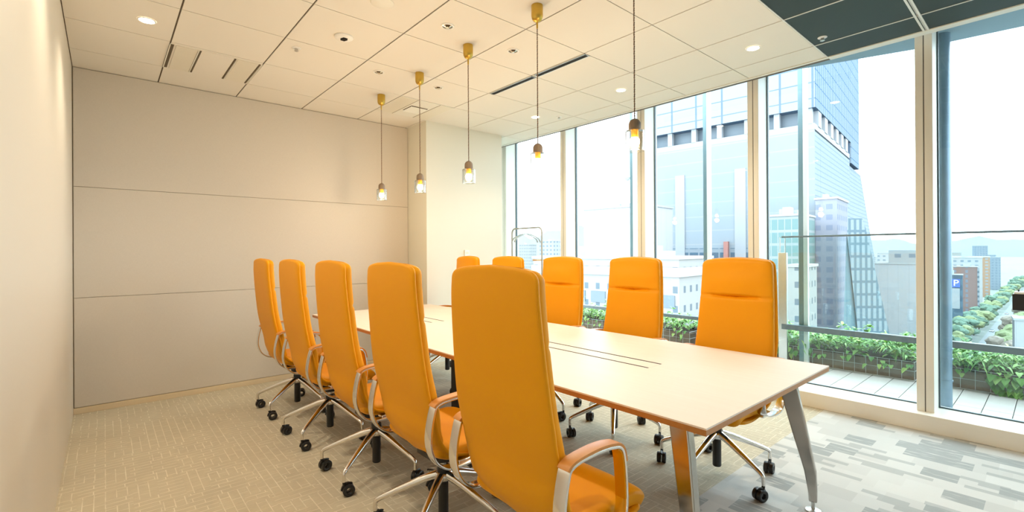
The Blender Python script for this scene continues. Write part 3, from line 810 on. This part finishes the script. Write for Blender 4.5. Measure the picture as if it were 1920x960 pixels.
# ------------------------------------------------------------------ the city
GZ = -45.0; AL = math.radians(-6)
AV = Vector((math.sin(AL), math.cos(AL), 0)); BV = Vector((math.cos(AL), -math.sin(AL), 0)); ZV = Vector((0, 0, 1))
M_['ground'] = mat('city_ground', (.17, .19, .18), .9, var=.3, scale=.03)
struct(MB().box(8, 6000, -3000, 6000, GZ-1, GZ).build('ground_city', 'ground', smooth=0))
M_['road'] = mat('asphalt', (.22, .23, .25), .8, var=.05)
struct(MB().box(150, 1100, 17, 26, GZ, GZ+.05).build('road', 'road', smooth=0))
M_['f_white'] = facade('white_office_front', (.62, .62, .64), (.30, .37, .45), 4.2, 3.6, .45, .4)
M_['f_white2'] = facade('white_office_small_windows', (.55, .55, .54), (.22, .28, .33), 2.6, 3.3, .34, .36, off=(.4, .6))
M_['f_plain'] = facade('white_plain_panels', (.72, .71, .74), (.50, .52, .58), 3.2, 40, .02, 1)
M_['f_green'] = facade('green_glass_front', (.50, .55, .56), (.27, .42, .42), 1.5, 3.2, .86, .8)
M_['f_brown'] = facade('brick_flats', (.38, .23, .21), (.30, .31, .38), 5.5, 3.1, .22, .62)
M_['f_balc'] = facade('balcony_flats', (.42, .46, .52), (.16, .22, .28), 30, 3.1, 1, .42)
M_['f_orange'] = facade('orange_strip_flats', (.60, .36, .24), (.46, .48, .52), 4, 3, .5, .5)
M_['f_blue'] = facade('pale_blue_flats', (.36, .43, .52), (.26, .33, .42), 3, 3, .5, .5)
M_['f_slate'] = facade('slate_blue_front', (.15, .25, .34), (.11, .19, .27), 7, 6, .5, .5)
M_['f_lav'] = facade('lavender_reflection_front', (.48, .49, .58), (.34, .38, .50), 2.6, 2.7, .55, .5, grough=.2)  # pattern of a building mirrored in the tower glass, drawn as a front
M_['f_tower_l'] = facade('tower_glass_long_side', (.55, .58, .60), (.45, .51, .57), 60, 4.4, 1, .93, grough=.3)
M_['f_tower_u'] = facade('tower_upper_glass', (.22, .30, .40), (.50, .55, .60), 8.1, 4.4, .93, .93, grough=.3)
M_['f_tower_r'] = facade('tower_fine_grid_side', (.32, .41, .50), (.50, .56, .61), 1.5, 1.5, .80, .80, grough=.3)
M_['f_fins'] = facade('tower_finned_side', (.10, .22, .38), (.42, .50, .59), 2.6, 4.0, .74, .93, grough=.3)
M_['f_slant'] = facade('reflected_grid_front', (.18, .27, .33), (.40, .47, .51), 1.3, 3.0, .55, .80, grough=.2)  # grid of a mirrored building, put on a solid wedge
M_['f_podium'] = facade('podium_glass', (.40, .46, .52), (.12, .22, .31), 3.2, 5.2, .86, .78)
M_['stripe'] = mat('pale_stone_stripe', (.26, .27, .29), .7)
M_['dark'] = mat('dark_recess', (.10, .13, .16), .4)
M_['darkgrey'] = mat('dark_opening_grey', (.10, .15, .17), .6)
M_['roofgrey'] = mat('roof_grey', (.30, .31, .32), .9, var=.15, scale=.4)
M_['brickred'] = mat('red_brick_tower', (.30, .13, .11), .8)
M_['unit'] = mat('roof_machinery', (.30, .33, .34), .6)
def rect(c, la, lb): 
    c = Vector((c[0], c[1], 0)); return [c-AV*la/2-BV*lb/2, c-AV*la/2+BV*lb/2, c+AV*la/2+BV*lb/2, c+AV*la/2-BV*lb/2]
def pr(poly, z0, z1): return MB().prism([(p.x, p.y) for p in poly], z0, z1)
def bld(c, la, lb, zt, m, lab, group=None, units=2, zb=GZ, windows=None):
    D = empty('building', (c[0], c[1], zb)); tag(D, lab, 'building', group)
    h = zt-zb
    pr(rect((0, 0), la, lb), 0, h).build('walls', m, D, smooth=0, uvbox=True)
    pr(rect((0, 0), la+.5, lb+.5), h, h+.5).build('parapet', 'roofgrey', D, smooth=0)
    for i in range(units):
        sx = random.uniform(.12, .25); 
        cc = AV*la*random.uniform(-.3, .3)+BV*lb*random.uniform(-.3, .1)
        pr(rect((cc.x, cc.y), la*sx, lb*sx), h+.5, h+.5+random.uniform(.8, 2.2)).build('roof_unit', 'unit', D, smooth=0)
    return D
D = bld((109.5, 79.3), 19.9, 13.9, 12.8, 'f_plain', 'large blank white windowless building beyond the middle windows', units=3)
MB().cyl((0, 0, 0), .12, 57.8, 66, 6).lathe([(.5, 66), (1.0, 66.8)], (0, 0, 0), 10).build('mast', 'unit', D)
D = bld((78.5, 59.4), 32.7, 14.7, -.2, 'f_white2', 'low cream building with small windows behind the window-side chairs', units=3)
pr(rect((0, 0), 33.4, 15.3), 41.8, 43.4).build('cornice', 'roofgrey', D, smooth=0)
f0 = Vector((0, 0, 0))-BV*7.4
for i in range(7):
    cc = f0+AV*(-14+i*4.6)
    pr(rect((cc.x, cc.y), 3.2, .3), 36.5, 38.6).build('window_band', 'dark', D, smooth=0)
D = bld((130.0, 44.3), 7.6, 12.7, 9.5, 'f_green', 'green glazed block in front of the foot of the glass tower', units=3)
bld((104.3, 33.7), 3.4, 8.6, -2.0, 'f_white2', 'white office block with rows of small windows behind the railing post', units=2)
D = bld((234.0, 37.7), 20.6, 16.5, -4.3, 'f_plain', 'broad low white building right of the slanted reflection', units=1)
pr(rect((-BV.x*4, -BV.y*4), 12, 8), 38, 46).build('upper_block', 'f_white', D, smooth=0, uvbox=True)
D = bld((418.2, 39.6), 11.5, 6.9, -10.2, 'f_brown', 'brick red flats with white balconies beside the avenue')
pr(rect((-AV.x*6.0, -AV.y*6.0), .9, 7.2), 1, 34).build('balconies', 'f_balc', D, smooth=0, uvbox=True)
D = bld((348.8, 37.8), 7.5, 4.5, -12.8, 'f_slate', 'slate blue building carrying a parking sign beside the avenue')
# P sign, white on blue, on the face towards the room
sgn = pr(rect((-BV.x*2.4, -BV.y*2.4), 5.2, .3), 25.6, 30.0)
sg = sgn.build('sign', mat('sign_blue', (.04, .10, .42), .4), D, smooth=0)
cu = bpy.data.curves.new('sign_letter', 'FONT'); cu.body = 'P'; cu.size = 4.6; cu.extrude = .04; cu.align_x = 'CENTER'; cu.align_y = 'CENTER'
tmp = bpy.data.objects.new('tmp', cu); COL.objects.link(tmp); bpy.context.view_layer.update()
me = bpy.data.meshes.new_from_object(tmp.evaluated_get(bpy.context.evaluated_depsgraph_get())); bpy.data.objects.remove(tmp)
me.materials.append(mat('sign_white', (.8, .8, .8), .5)); lt = bpy.data.objects.new('letter', me); COL.objects.link(lt); lt.parent = sg
lt.matrix_local = Matrix((-AV, ZV, -BV)).transposed().to_4x4(); lt.location = -BV*2.62+Vector((0, 0, 27.8))-AV*1.0
pr(rect((-BV.x*2.3, -BV.y*2.3), 5.0, .12), 14, 25).build('white_panel', 'stripe', D, smooth=0)
bld((519.2, 47.8), 16.9, 10.2, -5.8, 'f_white', 'white slab building behind the brick red flats')
bld((633.3, 46.0), 6.5, 3.9, -6.8, 'f_orange', 'narrow building with an orange strip along the avenue', units=1)
bld((755.1, 46.6), 8.3, 5.0, -8.3, 'f_blue', 'pale blue flats farthest along the avenue', units=1)
bld((989.6, 77.4), 16.2, 20.2, 6.0, 'f_blue', 'tall grey blue block rising behind the white slab building', units=1)
bld((303.0, 304.7), 15.9, 9.5, 10.3, 'f_white', 'white apartment tower with dark windows seen through the coat rack', units=1)
bld((341.9, 377.9), 17.1, 10.2, 8.6, 'f_white2', 'pale apartment block at the far end of the left window', units=1)
bld((183.6, 4.5), 6.9, 6.9, -17.5, 'f_plain', 'white block at the bottom of the right window beside the avenue', units=0)
bld((534.1, 101.0), 16.4, 9.9, -2.0, 'f_white', 'distant white block on the skyline right of the slanted reflection', units=1)
bld((671.0, 109.9), 11.5, 6.9, -.5, 'f_blue', 'distant bluish block on the skyline next to the white mullion', units=1)
bld((147.2, 40.2), 4.8, 16.0, 14.3, 'f_lav', 'lavender tinted block with a fine window grid, standing in for a reflection in the glass tower', units=1)  # solid block put in for a reflection on the tower glass
bld((252.4, 221.1), 8.0, 8.0, 3.5, 'f_blue', 'small blue tower left of the blank white building', units=1)
# scattered far roofs
rs = random.Random(3)
placed = []
for i in range(90):
    brg = math.radians(rs.choice([rs.uniform(76, 86), rs.uniform(78, 83.5), rs.uniform(38, 62)])); ds = rs.uniform(700, 2400)
    x, y = ds*math.sin(brg), ds*math.cos(brg); la, lb = rs.uniform(14, 45), rs.uniform(12, 30); zt = GZ+rs.uniform(12, 40)
    if any(abs(x-a)+abs(y-c) < 75 for a, c in placed): continue
    placed.append((x, y))
    fm, look = rs.choice([('f_white', 'white gridded'), ('f_blue', 'pale blue'), ('f_white2', 'off-white small-windowed'), ('f_plain', 'blank pale')])
    D = pr(rect((0, 0), la, lb), 0, zt-GZ).build('far_building', fm, None, smooth=0, uvbox=True)
    where = 'under the horizon ridge in the right windows' if brg > 1.2 else 'under the lavender mountain beyond the left windows'
    D.location = (x, y, GZ); tag(D, look+' building of the distant city '+where, 'building', look+' distant buildings '+('right' if brg > 1.2 else 'left'))

# the great glass tower
K = Vector((146.57, 44.02, 0)); TL, TW = 54.7, 57.7
D = empty('glass_tower', (K.x, K.y, GZ)); tag(D, 'huge pale glass tower with a recessed floor, seen through the middle windows', 'building')
g = -GZ
def quad(a0, a1, b0, b1): return [AV*a0+BV*b0, AV*a0+BV*b1, AV*a1+BV*b1, AV*a1+BV*b0]
def side_l(name, z0, z1, m, eps=.25, a0=0, a1=TL): pr(quad(a0, a1, -eps, 0), z0+g, z1+g).build(name, m, D, smooth=0, uvbox=True)
pr(quad(0, TL, 0, TW), 0, 34.0+g).build('lower_body', 'f_tower_r', D, smooth=0, uvbox=True)
side_l('long_glass_front', -22, 34.6, 'f_tower_l')
pr(quad(.0, TL, -.25, TW), 34.6+g, 36.2+g).build('ledge', 'stripe', D, smooth=0)
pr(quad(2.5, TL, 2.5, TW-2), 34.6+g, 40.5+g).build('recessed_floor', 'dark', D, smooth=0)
pr(quad(-.4, TL, -.6, TW+.5), 40.4+g, 95+g).build('upper_body', 'f_fins', D, smooth=0, uvbox=True)
pr(quad(-.2, TL, -.9, -.6), 40.4+g, 95+g).build('upper_front', 'f_tower_u', D, smooth=0, uvbox=True)
for k in range(7):
    a = .6+k*8.1
    pr(quad(a, a+1.5, -.25, 1.3), 36+g, 40.5+g).build('pier', 'stripe', D, smooth=0)
for k in range(6):
    b0 = 4+k*9.0
    pr(quad(-.2, 1.2, b0, b0+4.0), 36+g, 40.5+g).build('pier', 'stripe', D, smooth=0)
for a in (17.9, 36.8): pr(quad(a, a+3.2, -.6, -.2), 0, 26+g).build('pale_stripe', 'stripe', D, smooth=0)
pr(quad(3, TL, -.45, -.2), -20+g, 2+g).build('podium_glazing', 'f_podium', D, smooth=0, uvbox=True)
pr(quad(-.4, TL, 58.2, 78), 33+g, 90+g).build('rear_block', 'f_fins', D, smooth=0, uvbox=True)
c0 = AV*22.8-BV*1.6
pr([c0, c0+BV*1.2, c0+BV*1.2+AV*1.3, c0+AV*1.3], 0, 4+g).build('brick_chimney', 'brickred', D, smooth=0)
# sloping tail of the tower
vs = []
tail = [(0, 0), (0, 77.5), (31, 77), (128, 0)]
T0 = BV*57.7+AV*.5
vs = [T0+BV*u+ZV*v for u, v in tail]+[T0+BV*u-AV*-14+ZV*v for u, v in tail]; n = len(tail)
MB().add(vs, [tuple(range(n)), tuple(range(2*n-1, n-1, -1))]+[(i, (i+1) % n, n+(i+1) % n, n+i) for i in range(n)]).build('sloping_tail', 'f_tower_r', D, smooth=0, uvbox=True)
# wedge with fine grid, standing in for a building reflected in slanted glass
D = empty('reflected_wedge', (133.5, 31.5, GZ)); tag(D, 'grey blue wedge with a fine grid above the plants, standing in for a building reflected in slanted glass', 'building')
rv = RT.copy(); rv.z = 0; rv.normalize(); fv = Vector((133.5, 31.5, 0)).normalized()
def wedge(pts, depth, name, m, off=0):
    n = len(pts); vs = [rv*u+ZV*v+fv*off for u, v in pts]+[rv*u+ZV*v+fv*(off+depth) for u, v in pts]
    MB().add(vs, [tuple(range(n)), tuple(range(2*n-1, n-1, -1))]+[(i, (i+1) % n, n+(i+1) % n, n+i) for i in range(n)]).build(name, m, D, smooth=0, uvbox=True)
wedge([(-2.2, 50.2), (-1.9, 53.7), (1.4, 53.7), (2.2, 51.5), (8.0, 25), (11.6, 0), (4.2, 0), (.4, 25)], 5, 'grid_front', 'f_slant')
wedge([(-2.3, 50.2), (.4, 25), (4.2, 0), (-4.5, 0), (-3.3, 25)], 4, 'dark_opening', 'darkgrey', off=.6)  # dark wedge put in for a dark opening beside the slanted glass

# hills
def hills(lab, pts, dist, thick, m):
    """ridge given as (bearing deg, height)"""
    vs = []; n = len(pts)
    for dd, k in ((0, 0), (thick*.5, 1), (thick, 0)):
        for a, h in pts:
            r = math.radians(a); R_ = dist+dd; vs.append((R_*math.sin(r), R_*math.cos(r), (h if k else GZ)))
    fs = [(j*n+i, j*n+i+1, (j+1)*n+i+1, (j+1)*n+i) for j in (0, 1) for i in range(n-1)]
    o = MB().add(vs, fs).build('hill', m, smooth=60); tag(o, lab, 'hill'); return o
M_['hill'] = mat('hill_haze_tint', (.15, .165, .205), 1, var=.08, scale=.002)  # distance haze is put into the hills' blue-grey base colour
rs = random.Random(5)
p = [(a, (150+45*math.sin(a*.55)+18*math.sin(a*1.7+1)+rs.uniform(-5, 5))*max(.15, 1-abs(a-44)/26)) for a in [20+i*.7 for i in range(52)]]
hills('pale lavender mountain ridge far beyond the left windows', p, 2700, 900, 'hill')
p = [(a, 62+16*math.sin(a*.9)+9*math.sin(a*2.3)+rs.uniform(-3, 3)) for a in [70+i*.5 for i in range(50)]]
hills('faint low hills on the horizon in the right window', p, 3900, 900, 'hill')

# avenue trees: lumpy crowns on trunks
def tree_mesh(seed, col):
    r = random.Random(seed); import bmesh as _b
    b = MB()
    bm = _b.new(); 
    for _ in range(16):
        c = Vector((r.uniform(-3.6, 3.6), r.uniform(-3.6, 3.6), r.uniform(5, 10))); c.x *= .9
        mt = Matrix.Translation(c) @ Matrix.Diagonal((r.uniform(1.6, 2.8), r.uniform(1.6, 2.8), r.uniform(1.2, 2.0), 1))
        _b.ops.create_icosphere(bm, subdivisions=2, radius=1, matrix=mt)
    for v in bm.verts: v.co += Vector((r.uniform(-.35, .35), r.uniform(-.35, .35), r.uniform(-.35, .35)))
    me = bpy.data.meshes.new('crown'); bm.to_mesh(me); bm.free(); me.materials.append(M_[col]); return me
M_['tree_a'] = mat('tree_green', (.09, .15, .11), .9, var=.45, scale=.9)
M_['tree_b'] = mat('tree_olive', (.17, .20, .10), .9, var=.4, scale=.9)
M_['tree_c'] = mat('tree_rust', (.20, .165, .14), .9, var=.35, scale=.9)
M_['bark'] = mat('bark', (.12, .09, .07), .9)
TM = [tree_mesh(11, 'tree_a'), tree_mesh(12, 'tree_b'), tree_mesh(13, 'tree_c'), tree_mesh(14, 'tree_a')]
trunk = MB().cyl((0, 0, 0), .35, 0, 8, 8, r2=.2)
tk = None
rt = random.Random(9)
LAB = ['grey green avenue tree in the street canyon of the right window', 'olive green avenue tree in the street canyon of the right window',
       'rust tinted avenue tree in the street canyon of the right window', 'grey green avenue tree in the street canyon of the right window']
x = 215.0
while x < 900:
    for yy, kinds in ((30.5, (0, 1, 1, 3)), (12.5, (2, 2, 1)), (-1, (2, 0))):
        k = rt.choice(kinds)
        if yy > 25 and x < 262: continue
        D = empty('tree', (x+rt.uniform(-1, 1), yy+rt.uniform(-.6, .6), GZ), rt.uniform(0, 6)); s = rt.uniform(.95, 1.15); D.scale = (s, s, s)
        tag(D, LAB[k], 'tree', LAB[k][:LAB[k].index(' avenue')]+' avenue trees')
        c = bpy.data.objects.new('crown', TM[k]); COL.objects.link(c); c.parent = D
        if tk is None: t_ = trunk.build('trunk', 'bark', D); tk = t_.data
        else: t_ = bpy.data.objects.new('trunk', tk); COL.objects.link(t_); t_.parent = D
    x += 13.5 if x < 400 else 22
# cars on the avenue
M_['carw'] = mat('car_white', (.7, .7, .7), .3); M_['carg'] = mat('car_grey', (.25, .27, .3), .3)
def carmesh(m, D):
    MB().box(-2.2, 2.2, -.85, .85, .3, .85).build('body', m, D, smooth=0, bevel=.15)
    MB().add([(-1.5, -.78, .85), (1.2, -.78, .85), (1.2, .78, .85), (-1.5, .78, .85), (-1.1, -.65, 1.4), (.5, -.65, 1.4), (.5, .65, 1.4), (-1.1, .65, 1.4)], [(0, 3, 2, 1), (4, 5, 6, 7), (0, 1, 5, 4), (1, 2, 6, 5), (2, 3, 7, 6), (3, 0, 4, 7)]).build('cabin', 'dark', D, smooth=0)
    for sx in (-1.35, 1.35):
        for sy in (-.8, .8): MB().cyl((sx, sy, .32), .32, -.1, .1, 14, 'y').build('wheel', 'black', D)
for i, (x, y) in enumerate([(225, 20.5), (248, 24.5), (270, 20.5), (300, 24), (340, 20.5), (372, 24.5), (420, 21), (480, 24)]):
    D = empty('car', (x, y, GZ+.05)); carmesh('carw' if i % 3 else 'carg', D)
    tag(D, ('white' if i % 3 else 'grey')+' car on the avenue between the trees', 'car', ('white' if i % 3 else 'grey')+' cars on the avenue')
